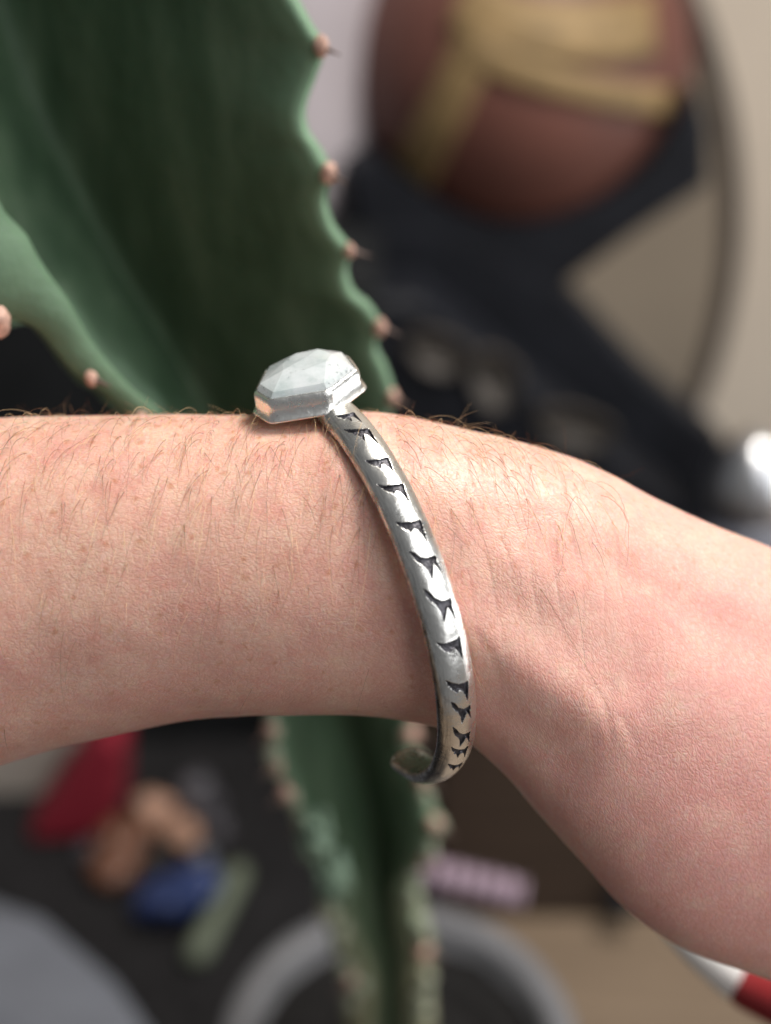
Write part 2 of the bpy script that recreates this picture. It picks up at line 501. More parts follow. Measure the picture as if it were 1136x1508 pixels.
# front half finely sampled: phi = 0 top, pi/2 front, pi bottom
phi = np.concatenate([np.linspace(-0.25, math.pi + 0.25, 330, endpoint=False), np.linspace(math.pi + 0.25, 2 * math.pi - 0.25, 90, endpoint=False)])
cen = (Tt + Bt) / 2; half = (Tt - Bt) / 2
cp, sp = np.cos(phi), np.sin(phi)
ex = 0.90
cpe = np.sign(cp) * np.abs(cp) ** ex; spe = np.sign(sp) * np.abs(sp) ** ex
G = cen[:, None] + half[:, None] * cpe[None, :, None] + np.array([0, 0, 1.0]) * (wt[:, None] * spe[None, :])[..., None]
dU = np.gradient(G, axis=0); dV = np.gradient(G, axis=1)
NRM = norm(np.cross(dU, dV)); 
if (NRM[400, 165] @ np.array([0, 0, 1.0])) < 0: NRM = -NRM
pxg = 568 + G[..., 0] / (200 - G[..., 2]) * F
pyg = 754 - G[..., 1] / (200 - G[..., 2]) * F
front = np.clip(spe, 0, 1)[None, :] ** 0.5
Gf = G.reshape(-1, 3)
disp = 0.40 * vnoise(Gf, 1 / 16.0) + 0.09 * vnoise(Gf + 31, 1 / 5.0) + 0.022 * vnoise(Gf + 77, 1 / 1.9)
disp = disp.reshape(NS, NP)
def seg_bump(p0, p1, width, amp, wob=0.0):
    p0 = np.array(p0, float); p1 = np.array(p1, float); d = p1 - p0; L = np.hypot(*d); d /= L
    rx, ry = pxg - p0[0], pyg - p0[1]
    t = rx * d[0] + ry * d[1]
    c = -rx * d[1] + ry * d[0] + wob * np.sin(t / 23.0)
    tt = np.clip(np.minimum(t, L - t) / (0.35 * L) + 0.6, 0, 1)
    tt = tt * tt * (3 - 2 * tt)
    return amp * np.exp(-(c / width) ** 2) * tt * front
disp += seg_bump((640, 900), (905, 1075), 50, 1.35)              # the ridge at the base of the hand
disp += seg_bump((690, 1010), (850, 1150), 48, -0.9)            # hollow under it
disp += seg_bump((590, 960), (690, 985), 40, -0.5)
disp += seg_bump((900, 1010), (866, 1090), 13, -0.22, 5)         # crease
disp += seg_bump((760, 690), (800, 760), 10, -0.25, 4)
disp += seg_bump((1000, 1000), (1250, 1180), 130, 1.2)
disp += seg_bump((480, 690), (700, 720), 60, 0.7)
disp += seg_bump((760, 700), (1130, 900), 38, 0.55)
disp += seg_bump((900, 830), (1200, 1010), 30, -0.45)
disp += seg_bump((740, 820), (850, 880), 45, 0.6)
for a_, b_ in (((700, 930), (742, 1008)), ((872, 1008), (900, 1086)), ((912, 1052), (930, 1100)), ((955, 890), (1000, 950))):
    disp += seg_bump(a_, b_, 8, -0.13, 5)
# fine wrist wrinkles running across the arm
wx = pxg + 16 * vnoise(Gf + 11, 1 / 9.0).reshape(NS, NP) + 0.36 * (pyg - 760) * -0.35
region = np.exp(-((pxg - 835) / 150) ** 2) * np.exp(-((pyg - 815) / 150) ** 2) * front
wr = np.abs(np.sin(wx / 21.0 * math.pi / 1.6)) ** 0.35 - 0.8
disp += 0.26 * wr * region * (0.7 + 0.5 * vnoise(Gf + 5, 1 / 4.0).reshape(NS, NP))
region2 = np.exp(-((pxg - 930) / 130) ** 2) * np.exp(-((pyg - 1090) / 130) ** 2) * front
disp += 0.06 * (np.abs(np.sin((pyg + 0.35 * pxg + 14 * vnoise(Gf + 51, 1 / 8.0).reshape(NS, NP)) / 22.0)) ** 0.4) * region2
endfade = np.clip((1672 - sq) / 300, 0, 1)[:, None]
G = G + NRM * (disp * endfade)[..., None]

def view_mm(P):
    P = np.asarray(P) / 1000.0
    return CAM + P[..., 0:1] * EX + P[..., 1:2] * EU + (0.2 - P[..., 2:3]) * EF

GW = view_mm(G)
verts = GW.reshape(-1, 3)
faces = [tuple(f) for f in grid_faces(NS, NP)]
faces.append(tuple(range(NP))[::-1]); faces.append(tuple((NS - 1) * NP + k for k in range(NP)))
arm_origin = np.array(view_mm(np.array([[-30.0, -40.0, -25.0]]))[0])
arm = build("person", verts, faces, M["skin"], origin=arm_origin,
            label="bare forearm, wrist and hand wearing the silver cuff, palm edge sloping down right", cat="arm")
me = arm.data
# uv in millimetres
du = np.concatenate([[0], np.cumsum(np.linalg.norm(np.diff(cen, axis=0), axis=1))])
dv = np.concatenate([[0], np.cumsum(np.linalg.norm(np.diff(G[480], axis=0), axis=1))])
uvv = np.stack(np.meshgrid(du, dv, indexing='ij'), -1).reshape(-1, 2)
uvl = me.uv_layers.new(name="UVMap")
li = np.empty(len(me.loops), int); me.loops.foreach_get("vertex_index", li)
uvl.data.foreach_set("uv", uvv[li].astype(np.float32).ravel())
tint = np.clip((pxg - 560) / 500, 0, 1) * 0.55 + np.clip((pyg - 850) / 300, 0, 1) * 0.38  # pinker hand, plus the pink of the shaded underside put into the colour
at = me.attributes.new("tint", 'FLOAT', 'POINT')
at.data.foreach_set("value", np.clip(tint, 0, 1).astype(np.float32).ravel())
dN = norm(np.cross(np.gradient(GW, axis=0), np.gradient(GW, axis=1)))
if dN[400, 165] @ EF > 0: dN = -dN

# ------------------------------------------------------------------ arm hair
def make_hair():
    Vs, Fs, Ms = [], [], []
    nv = 0
    dirA = norm(np.gradient(GW, axis=0)); dirB = norm(np.gradient(GW, axis=1))   # along the arm / down the front
    tries = 0; made = 0
    while made < 820 and tries < 60000:
        tries += 1
        i = int(rng.integers(60, 860)); j = int(rng.integers(0, 260))
        px, py, ph = pxg[i, j], pyg[i, j], phi[j]
        if px < -60 or px > 1020: continue
        # dense near the top of the arm, thinning downwards and towards the hand
        dens = math.exp(-(max(0, ph - 0.15) / 0.95) ** 2) * 0.6 + 0.07 * (ph < 1.75)
        if ph < 0.2: dens *= 0.24
        if px > 700: dens *= max(0.0, 1 - (px - 700) / 260)
        if px > 700 and ph > 1.1: dens *= 0.25
        if 400 < px < 470 and py < 640: dens *= 0.4
        if rng.random() > dens: continue
        n = dN[i, j]
        sil = ph < 0.20
        if px < 560: lean = rng.normal(-0.10, 0.24)
        else: lean = rng.normal(0.50, 0.35)
        L = rng.uniform(0.0035, 0.0115)
        if rng.random() < 0.12: L *= 1.4
        K = 10
        t = np.linspace(0, 1, K)
        if sil:
            d = norm(n * rng.uniform(0.25, 0.8) + dirA[i, j] * rng.normal(0.1, 0.7) + dirB[i, j] * rng.normal(0.3, 0.4))
            side = np.cross(n, d); L *= 0.6; tt = t[:, None]
            P = GW[i, j] - n * 0.0001 + d * L * tt + side * rng.normal(0, 0.35) * L * tt ** 2 - n * rng.uniform(0, .3) * L * tt ** 2
        else:
            # lie along the skin: walk over the surface, lifting off and settling again
            curl = rng.normal(0, 0.30)
            ang = math.atan2(1.0, lean) + curl * (t - 0.5)
            ca, sa = np.cos(ang), np.sin(ang)
            stA = np.linalg.norm(GW[i + 1, j] - GW[i, j]); stB = np.linalg.norm(GW[i, j + 1] - GW[i, j])
            di = np.concatenate([[0], np.cumsum(ca[:-1])]) * L / (K - 1) / stA
            dj = np.concatenate([[0], np.cumsum(sa[:-1])]) * L / (K - 1) / stB
            fi = np.clip(i + di, 0, NS - 2); fj = np.clip(j + dj, 0, 318)
            ii = fi.astype(int); jj = fj.astype(int); u_ = (fi - ii)[:, None]; v_ = (fj - jj)[:, None]
            S = GW[ii, jj] * (1 - u_) * (1 - v_) + GW[ii + 1, jj] * u_ * (1 - v_) + GW[ii, jj + 1] * (1 - u_) * v_ + GW[ii + 1, jj + 1] * u_ * v_
            lift = rng.uniform(0.10, 0.30) * L; peak = rng.uniform(0.5, 1.2)
            hgt_ = lift * (t * 2 / peak - (t / peak) ** 2) + 0.00006
            P = S + dN[ii, jj] * np.maximum(hgt_, 0.00005)[:, None]
            P[0] -= n * 0.0002
        r0 = rng.uniform(0.000026, 0.000047) * (0.75 if sil else 1)
        R = r0 * np.linspace(1, 0.35, K)
        v, f = tube(P, R, 3, cap=False)
        gold = rng.random() < 0.40  # these hairs get the painted golden glint
        Vs.append(v); Fs.append(np.array(f) + nv); Ms.append(np.full(len(f), 1 if gold else 0)); nv += len(v)
        made += 1
    V = np.concatenate(Vs) - arm_origin
    Fa = np.concatenate(Fs)
    me = mesh_from("arm_hair", V, Fa, M["hair_dark"])
    me.materials.append(M["hair_lit"])
    me.polygons.foreach_set("material_index", np.concatenate(Ms).astype(np.int32))
    o = link("arm_hair", me, arm, kind="stuff")
    return o
make_hair()

# ------------------------------------------------------------------ the cuff bracelet
Cc = np.array([-3.3, -13.7, -24.0])
Uc = np.array([-10.4, 31.9, 0.0])
Vc = np.array([10.1, 1.9, 26.6])
nC = norm(np.cross(Uc, Vc))
if nC[0] < 0: nC = -nC                      # ring axis, pointing to the hand
TH0, TH1 = math.radians(-118), math.radians(199)
NB = 1650
th = np.linspace(TH0, TH1, NB)
ctr = Cc + (np.cos(th) * (1 - 0.05 * np.clip(-np.cos(th), 0, 1)))[:, None] * Uc + np.sin(th)[:, None] * Vc
tan = norm(np.gradient(ctr, axis=0))
out = norm(np.cross(tan, nC))
if (out[NB // 2] @ (ctr[NB // 2] - Cc)) < 0: out = -out
arc = np.concatenate([[0], np.cumsum(np.linalg.norm(np.diff(ctr, axis=0), axis=1))])
HWID, THK = 3.15, 2.5
# profile: (across, height)  inner flat face, side walls, domed outer face
dome_w = np.linspace(-2.95, 2.95, 70)
dome_h = 1.85 + 0.92 * (1 - np.abs(dome_w / 2.95) ** 2.2)
pl = [(-3.40, 0.06), (-3.58, 0.25), (-3.62, 0.7), (-3.50, 1.20), (-3.25, 1.60), (-3.08, 1.78)]
prof = pl + list(zip(dome_w, dome_h)) + [(-a, b) for a, b in pl[::-1]] + [(x, 0.0) for x in np.linspace(3.3, -3.3, 6)]
prof = np.array(prof) * np.array([0.93, 1.0]); NPf = len(prof)
endtaper = np.minimum(1, np.sqrt(np.clip(1 - (1 - np.clip(np.minimum(arc, arc[-1] - arc) / 3.2, 0, 1)) ** 2, 0.02, 1)))
thin = np.minimum(1, 0.55 + 0.45 * np.clip(np.minimum(arc, arc[-1] - arc) / 9, 0, 1))

def poly_sdf(P, poly):
    poly = np.asarray(poly, float); d2 = np.full(len(P), 1e9); ins = np.zeros(len(P), bool)
    for k in range(len(poly)):
        a = poly[k]; b = poly[(k + 1) % len(poly)]
        e = b - a; w = P - a
        t = np.clip((w @ e) / (e @ e), 0, 1)
        q = w - t[:, None] * e
        d2 = np.minimum(d2, (q * q).sum(1))
        c = ((a[1] > P[:, 1]) != (b[1] > P[:, 1])) & (P[:, 0] < (b[0] - a[0]) * (P[:, 1] - a[1]) / (b[1] - a[1] + 1e-12) + a[0])
        ins ^= c
    d = np.sqrt(d2)
    return np.where(ins, -d, d)

MARK_A = [(-2.35, -0.62), (-1.75, -0.42), (-1.0, -0.18), (0.2, 0.0), (1.2, 0.02), (2.0, -0.12), (2.12, 0.15), (1.98, 0.75), (2.0, 1.75),
          (1.62, 1.1), (1.15, 0.62), (0.62, 0.52), (0.30, 0.62), (-0.15, 1.30), (-0.45, 0.75), (-0.95, 0.50), (-1.30, 0.55), (-1.35, 0.22), (-1.85, 0.0)]
MARK_B = [(-2.3, -0.45), (-1.2, -0.20), (0.1, -0.12), (1.3, -0.15), (2.1, -0.25), (1.95, 0.35), (1.62, 1.55), (1.3, 1.0), (0.75, 0.48),
          (0.1, 0.38), (-0.55, 0.62), (-0.85, 0.45), (-1.2, 0.40), (-1.75, 0.05)]
MARK_C = [(-2.0, -0.85), (-1.3, -0.6), (-0.6, -0.15), (0.5, 0.12), (1.6, 0.10), (2.2, 0.05), (2.25, 0.4), (2.05, 0.55), (2.35, 1.5), (1.7, 0.85),
          (1.25, 0.6), (0.75, 1.0), (0.0, 1.65), (-0.2, 0.9), (-0.75, 0.35), (-1.4, 0.1), (-1.8, -0.3)]
mark_px = [(497, 618, 'A', 0.75), (508, 641, 'A', 0.92), (541, 685, 'B', 0.92), (566, 722, 'B', 0.98), (596, 776, 'B', 1.0), (617, 826, 'C', 0.98), (640, 886, 'C', 1.02),
           (661, 951, 'B', 1.0), (674, 1010, 'B', 0.95), (676, 1043, 'C', 0.85), (678, 1080, 'C', 0.85), (676, 1103, 'A', 0.8), (662, 1124, 'A', 0.75)]
oc = ctr + out * 2.4
opx = 568 + oc[:, 0] / (200 - oc[:, 2]) * F; opy = 754 - oc[:, 1] / (200 - oc[:, 2]) * F
# arc coordinate grows with theta = from behind the arm over the top and down the near side
sgrid = np.repeat(arc[:, None], NPf, 1); wgrid = np.repeat(prof[:, 0][None], NB, 0)
topmask = np.zeros(NPf, bool); topmask[len(pl):len(pl) + 70] = True
mark_id = np.full((NB, NPf), -1); depth = np.zeros((NB, NPf))
for k, (mx, my, kind, scl) in enumerate(mark_px):
    vis = (th > -0.2) & (th < 3.3)
    dd = np.where(vis, (opy - my) ** 2 + 0.25 * (opx - mx) ** 2, 1e9)
    i0 = int(np.argmin(dd)); s0 = arc[i0] - 0.3
    poly = np.array({'A': MARK_A, 'B': MARK_B, 'C': MARK_C}[kind]) * scl
    ang = rng.normal(0.05, 0.05); ca, sa = math.cos(ang), math.sin(ang)
    poly = poly @ np.array([[ca, sa], [-sa, ca]]) + rng.normal(0, 0.03, poly.shape)
    poly = poly * np.array([0.89, 1.95]); poly[:, 0] = poly[:, 0] - 0.25
    lo, hi = np.searchsorted(arc, [s0 - 4, s0 + 6])
    js = np.where(topmask)[0]
    P = np.stack([wgrid[lo:hi][:, js], sgrid[lo:hi][:, js] - s0], -1).reshape(-1, 2)
    sd = poly_sdf(P, poly).reshape(hi - lo, len(js))
    dep = np.clip(-(sd - 0.05) / 0.15, 0, 1)
    dep = dep * dep * (3 - 2 * dep) * 0.42
    # slightly raised, pushed-up metal around each punch
    lip = 0.03 * np.exp(-(np.clip(sd, 0, 9) / 0.22) ** 2) * (sd > 0)
    sub = depth[lo:hi][:, js]; depth[lo:hi, js[0]:js[-1] + 1] = np.where(dep > 0, dep, sub - lip * (sub <= 0))
    mi = mark_id[lo:hi, js[0]:js[-1] + 1]; mark_id[lo:hi, js[0]:js[-1] + 1] = np.where(sd < 0.03, k, mi)
hgt = prof[:, 1][None] * thin[:, None] - depth
hgt = hgt + np.where(topmask[None], 0.05 * vnoise(np.stack([sgrid, wgrid, 0 * sgrid], -1).reshape(-1, 3), 0.45).reshape(NB, NPf), 0)
wpos = wgrid * endtaper[:, None]
BG = ctr[:, None] + nC * wpos[..., None] + out[:, None] * hgt[..., None]
BW = view_mm(BG)
bf = grid_faces(NB, NPf)
fm = mark_id.reshape(-1)[bf]
fmark = np.where((fm >= 0).sum(1) >= 2, fm.max(1), -1)
cuff_loc = view_mm(np.array([Cc - 1.0 * Uc]))[0]
cuff = empty("cuff_bracelet", cuff_loc, "domed silver cuff bracelet with dark stamped fang marks, worn on the wrist", "bracelet")
bv = BW.reshape(-1, 3)
keep = [tuple(f) for f in bf[fmark < 0]]
keep.append(tuple(range(NPf))[::-1]); keep.append(tuple((NB - 1) * NPf + k for k in range(NPf)))
band = build("band", bv, keep, M["band_silver"], cuff)
ul = band.data.uv_layers.new(name="UVMap")
suv = np.stack([sgrid, wgrid], -1).reshape(-1, 2)
lb = np.empty(len(band.data.loops), int); band.data.loops.foreach_get("vertex_index", lb)
ul.data.foreach_set("uv", suv[lb].astype(np.float32).ravel())
for k in range(len(mark_px)):
    fk = bf[fmark == k]
    if len(fk) == 0: continue
    ids, inv = np.unique(fk, return_inverse=True)
    build("stamped_mark", bv[ids], [tuple(r) for r in inv.reshape(-1, 4)], M["oxide"], cuff)

# bezel and stone: irregular six/seven sided, leaning towards the viewer
bz_n = norm(np.array([-0.14, 0.85, 0.53]))
bz_x = norm(np.array([1.0, 0.18, 0.0]) - bz_n * (np.array([1.0, 0.18, 0.0]) @ bz_n))
bz_y = np.cross(bz_n, bz_x)                 # towards the back
bz_c = np.array(mm(455, 579, -15.0))
plan = 1.04 * np.array([(-6.3, -7.0), (3.5, -7.2), (8.9, -0.6), (7.6, 5.6), (0.4, 8.2), (-6.8, 5.2), (-8.8, -2.6)])
def rounded(poly, r=1.0, k=7):
    o = []
    n = len(poly)
    for i in range(n):
        p, a, b = poly[i], poly[i - 1], poly[(i + 1) % n]
        p0 = p + norm(a - p) * r; p1 = p + norm(b - p) * r
        for t in np.linspace(0, 1, k):
            o.append((1 - t) ** 2 * p0 + 2 * t * (1 - t) * p + t * t * p1)
    return np.array(o)
def bz(pts2, h):
    return bz_c + pts2[:, 0:1] * bz_x + pts2[:, 1:2] * bz_y + h * bz_n
rp = rounded(plan); nr = len(rp)
rings = []
for sc_, h in ((0.90, -0.75), (1.045, -0.75), (1.06, -0.50), (1.045, -0.25), (1.0, -0.1), (0.985, 1.4), (0.985, 2.3), (0.965, 2.95), (0.93, 3.30), (0.895, 3.28), (0.87, 2.9)):
    wob = 1 + 0.006 * vnoise(np.stack([rp[:, 0], rp[:, 1], np.full(nr, h * 2)], -1), 0.9)
    hh = h + (0.12 * vnoise(np.stack([rp[:, 0], rp[:, 1], np.full(nr, 3.0)], -1), 0.6) if h > 2.5 else 0)
    rings.append(bz_c + (rp * sc_ * wob[:, None])[:, 0:1] * bz_x + (rp * sc_ * wob[:, None])[:, 1:2] * bz_y + (np.zeros(nr) + hh)[:, None] * bz_n)
Vb = np.concatenate(rings)
fb = [tuple(f) for f in grid_faces(len(rings), nr)]; fb.append(tuple(range(nr))[::-1])
build("bezel", view_mm(Vb), fb, M["silver"], cuff)
# rose-cut stone
g0 = plan * 0.90
mid = (plan + np.roll(plan, -1, 0)) / 2
jit = np.array([0.0, 0.35, -0.25, 0.15, 0.0, -0.3, 0.2])
ring0 = bz(g0 * 0.97, 2.0); ring1 = bz(g0 * 0.995, 3.32)
ring2 = bz(plan * 0.82, 4.15) + np.outer(jit * 0.5, bz_n)
ring3 = bz(mid * 0.50 + np.array([0.6, 1.0]), 5.5) + np.outer(jit * 0.6, bz_n)
apex = bz(np.array([[0.9, 1.9]]), 5.8)
Vg = np.concatenate([ring0, ring1, ring2, ring3, apex]); n7 = 7
fg = [tuple(range(n7))[::-1]]
for k in range(n7):
    k2 = (k + 1) % n7
    fg.append((k, k2, n7 + k2, n7 + k))
    fg.append((n7 + k, n7 + k2, 2 * n7 + k2, 2 * n7 + k))
    fg.append((2 * n7 + k, 2 * n7 + k2, 3 * n7 + k))
    fg.append((2 * n7 + k2, 3 * n7 + k2, 3 * n7 + k))
    fg.append((3 * n7 + k, 3 * n7 + k2, 4 * n7))
gem = build("gemstone", view_mm(Vg), fg, M["stone"], cuff, smooth=False)

# ------------------------------------------------------------------ the ribbed succulent in its pot
R_E = [(330, -330, .232), (352, -230, .236), (385, -180, .239), (378, -130, .241), (400, -60, .244), (432, -5, .247), (455, 35, .249), (474, 72, .251), (462, 112, .2535), (446, 160, .256),
       (450, 192, .258), (470, 222, .260), (485, 258, .262), (477, 292, .265), (488, 332, .268), (515, 372, .271), (509, 398, .273), (518, 430, .275),
       (543, 452, .277), (560, 484, .280), (553, 512, .282), (568, 545, .285), (580, 588, .288), (572, 625, .291), (582, 680, .296), (592, 730, .300), (584, 780, .305),
       (594, 850, .312), (604, 900, .317), (594, 960, .324), (596, 1010, .330), (606, 1066, .336), (604, 1100, .340), (622, 1150, .345), (628, 1180, .348), (640, 1216, .352),
       (634, 1246, .355), (622, 1272, .358), (606, 1300, .362), (612, 1350, .368), (626, 1400, .374), (622, 1450, .380), (626, 1500, .386), (630, 1600, .398)]
L_E = [(-330, 60, .205), (-220, 180, .212), (-150, 300, .219), (-90, 380, .225), (-40, 440, .229), (5, 478, .233), (40, 474, .2355), (62, 474, .237), (90, 502, .240), (116, 538, .244),
       (138, 562, .247), (158, 572, .250), (184, 600, .254), (212, 622, .258), (235, 660, .264), (270, 710, .271), (290, 760, .278), (318, 820, .286), (340, 880, .294),
       (362, 940, .303), (378, 1000, .312), (396, 1056, .320), (398, 1086, .324), (404, 1120, .329), (424, 1164, .335), (432, 1190, .339), (452, 1215, .343), (446, 1240, .347),
       (470, 1275, .352), (492, 1310, .357), (486, 1340, .361), (500, 1390, .368), (520, 1440, .375), (520, 1500, .384), (530, 1600, .398)]
V_1 = [(-90, -330, .270), (-40, -150, .272), (20, 60, .276), (85, 230, .280), (160, 380, .285), (235, 500, .291), (310, 620, .299), (390, 780, .312),
       (460, 940, .330), (520, 1080, .347), (548, 1200, .361), (566, 1340, .378), (575, 1480, .394), (582, 1600, .407)]
def far(d): return d if d < 0.262 else 0.262 + (d - 0.262) * 1.7
def arcpar(pts, back=0.0):
    P = np.array([PX(p[0], p[1], far(p[2]) + (back if p[2] < 0.30 or back < 0 else back * max(0, 1 - (p[2] - .30) / .03))) for p in pts])
    # parameter: height along the stem (photo rows of the curve, monotone)
    t = np.concatenate([[0], np.cumsum(np.linalg.norm(np.diff(P, axis=0), axis=1))])
    return t / t[-1], P
NT_ = 420
tq = np.linspace(0, 1, NT_)
def curve(pts, back=0.0):
    t, P = arcpar(pts, back); return hermite(t, P, tq)
Rc, Lc, V1c = curve(R_E), curve(L_E, 0.036), curve(V_1, 0.005)
Ax = V1c + EF * 0.022
Kc = Ax + (Ax - Rc) * 0.42; Bc = Ax + (Ax - Lc) * 0.42 + EF * 0.012
def valley(A, B): return Ax + ((A + B) / 2 - Ax) * 0.30
order = [(Rc, V1c, Lc), (Lc, valley(Lc, Kc), Kc), (Kc, valley(Kc, Bc), Bc), (Bc, valley(Bc, Rc), Rc)]
cols, edge_att = [], []
NF = 14
for (E0, Vv, E1) in order:
    for (A, B, rev) in ((E0, Vv, False), (E1, Vv, True)):
        dirn = norm(B - A)
        other = norm(np.cross(np.gradient(Ax, axis=0), dirn))
        toC = Ax - A
        # outward side of this flank = away from the stem axis plane, i.e. the side the other edge is on
        oth = (E1 if not rev else E0) - A
        sg = np.sign((other * oth).sum(1, keepdims=True)); other = other * sg
        ker = np.exp(-np.linspace(-2, 2, 61) ** 2); ker /= ker.sum()
        As = np.stack([np.convolve(np.pad(A[:, q_], 30, mode='reflect', reflect_type='odd'), ker, 'valid') for q_ in range(3)], 1)
        seq = []
        L = np.linalg.norm(B - A, axis=1, keepdims=True)
        r = (0.0021 + (0.0036 * np.clip(1 - tq / 0.55, 0, 1) if A is Lc else 0 * tq) + 0.0030 * np.clip((tq - 0.6) / 0.2, 0, 1))[:, None]
        for s in np.concatenate([[0.0, 0.25, 0.55, 0.85], np.linspace(1.0, 1.0, 1)]):
            a_ = s * math.pi / 2
            seq.append((A + dirn * r * (1 - math.cos(a_)) + other * r * math.sin(a_), 1.0 - 0.25 * s))
        for s in np.linspace(0.06, 1.0, NF):
            bul = 0.0035 * np.sin(np.pi * np.clip(s, 0, 1)) + r * (1 - s)
            wS = min(1.0, s / 0.30); wS = wS * wS * (3 - 2 * wS)
            A2 = A * (1 - wS) + As * wS; D2 = B - A2; L2 = np.linalg.norm(D2, axis=1, keepdims=True); D2 = D2 / L2
            pos = A2 + D2 * (r + (L2 - r) * s) + other * bul - EF * 0.002 * math.exp(-((1 - s) / 0.30) ** 2)
            seq.append((pos, float(np.clip(0.65 * math.exp(-s / 0.045), 0, 1))))
        if rev: seq = seq[::-1][1:]
        for p, e in seq:
            cols.append(p); edge_att.append(e)
ST = np.stack(cols, 1); NC = ST.shape[1]
for _ in range(14):
    m_ = ST.copy()
    for c_ in range(9, 29):
        m_[:, c_] = 0.5 * ST[:, c_] + 0.25 * (ST[:, c_ - 1] + ST[:, c_ + 1])
    ST = m_
wob = 0.0007 * vnoise(ST.reshape(-1, 3), 70).reshape(NT_, NC)
ST = ST + wob[..., None] * -EF
pot_px = (588, 1527); POT_D = 0.552
pot_top = PX(*pot_px, POT_D)
POT_H = float(pot_top[2])
plant = empty("succulent_plant", (pot_top[0], pot_top[1], POT_H - 0.014), "tall green ribbed succulent with scalloped spiny edges, rising behind the arm from a pot", "plant")
sf = [tuple(f) for f in grid_faces(NT_, NC)]
sf.append(tuple(range(NC))[::-1]); sf.append(tuple((NT_ - 1) * NC + k for k in range(NC)))
stem = build("stem", ST.reshape(-1, 3), sf, M["stem"], plant)
a1 = stem.data.attributes.new("edge", 'FLOAT', 'POINT')
a1.data.foreach_set("value", np.repeat(np.array(edge_att, np.float32)[None], NT_, 0).ravel())
cork = np.clip((tq - 0.66) / 0.20, 0, 1) * 0.65
ck = np.repeat(cork[:, None], NC, 1) * (0.15 + 0.85 * np.array(edge_att)[None])
a2 = stem.data.attributes.new("corky", 'FLOAT', 'POINT'); a2.data.foreach_set("value", ck.astype(np.float32).ravel())
RB = [(-420, -60, .222, 120), (-260, 130, .227, 120), (-130, 290, .232, 105), (-60, 370, .235, 92), (0, 408, .238, 74), (40, 432, .240, 46), (75, 462, .242, 33), (105, 505, .245, 27), (130, 536, .247, 25), (160, 562, .250, 19),
      (190, 590, .254, 17), (214, 612, .258, 20), (250, 670, .270, 20), (290, 740, .284, 20), (330, 830, .300, 20)]
rt = np.concatenate([[0], np.cumsum([math.dist(a_[:2], b_[:2]) for a_, b_ in zip(RB, RB[1:])])]); rq = np.linspace(0, rt[-1], 160)
rb = hermite(rt, np.array(RB, float), rq)
V, Fc = tube(np.array([PX(a_, b_, c_) for a_, b_, c_, _ in rb]), rb[:, 3] * rb[:, 2] / F, 40)
# flatten the rib a little front to back
cl_ = np.repeat(np.array([PX(a_, b_, c_) for a_, b_, c_, _ in rb]), 40, 0)
V = V - ((V - cl_) @ EF)[:, None] * EF * 0.45
rib = build("rib", V, Fc, M["stem"], plant)
a3 = rib.data.attributes.new("edge", 'FLOAT', 'POINT'); a3.data.foreach_set("value", np.full(len(V), 0.45, np.float32))
R_PADS = [(474, 70, .250), (485, 256, .2615), (515, 370, .2705), (560, 482, .2795), (579, 586, .2875), (606, 1080, .337), (622, 1150, .344), (640, 1214, .351), (624, 1270, .357), (624, 1400, .373)]
L_PADS = [(2, 474, .2325), (136, 558, .2465), (210, 622, .257), (398, 1072, .321), (406, 1126, .329), (420, 1165, .334), (450, 1212, .342), (490, 1310, .356), (516, 1440, .374)]
for (px, py, d), side in [(p, 1) for p in R_PADS] + [(p, -1) for p in L_PADS]:
    d = far(d) + (-0.0035 if (side < 0 and d < 0.30) else 0); c = PX(px, py, d) - EF * 0.0006
    k = 0.00030 * d / 0.25
    big = 1.6 if (px == 2) else rng.uniform(0.8, 1.25)
    V, Fc = blob(c, 0.0014 * big * d / .25, 0.0016 * big * d / .25, 0.0019 * big * d / .25, 0.22, seed=px, n=12, m=16)
    pad = build("spine_pad", V, Fc, M["pad"], plant)
    if px == 2: continue
    for w in (0.0,):
        dirn = norm(0.85 * EX * (1 if side > 0 or px < 300 else -0.5) - 0.45 * EU - 0.35 * EF + rng.normal(0, 0.12, 3))
        ln = 0.0045 * d / .25
        P = c[None] + np.linspace(0, 1, 7)[:, None] * dirn * ln
        V, Fc = tube(P, np.linspace(0.00075, 0.00008, 7) * d / .25, 8)
        build("spine", V, Fc, M["spine"], pad)

for k_, (px, py, d, rr) in enumerate(((466, 1228, .341, 30), (490, 1292, .350, 28))):
    d = far(d)
    V, Fc = blob(PX(px, py, d), 0.8 * rr * d / F, rr * d / F, 1.5 * rr * d / F, 0.45, seed=60 + k_, n=30, m=36, freq=1.7)
    build("bud", V, Fc, M["bud"], plant)

for pts, shift in ((R_E, 0), (L_E, 0)):
    low = [p for p in pts if 1040 < p[1] < 1530]
    py_ = 1052.0
    while py_ < 1500:
        ys = [p[1] for p in low]; px = np.interp(py_, ys, [p[0] for p in low]) + rng.normal(0, 4); d = far(np.interp(py_, ys, [p[2] for p in low]))
        rr = rng.uniform(9, 16)
        V, Fc = blob(PX(px, py_, d) - EF * 0.001, rr * d / F, rr * d / F, rr * 1.2 * d / F, 0.3, seed=int(py_), n=10, m=14)
        build("areole", V, Fc, M["areole"], plant)
        py_ += rng.uniform(22, 42)

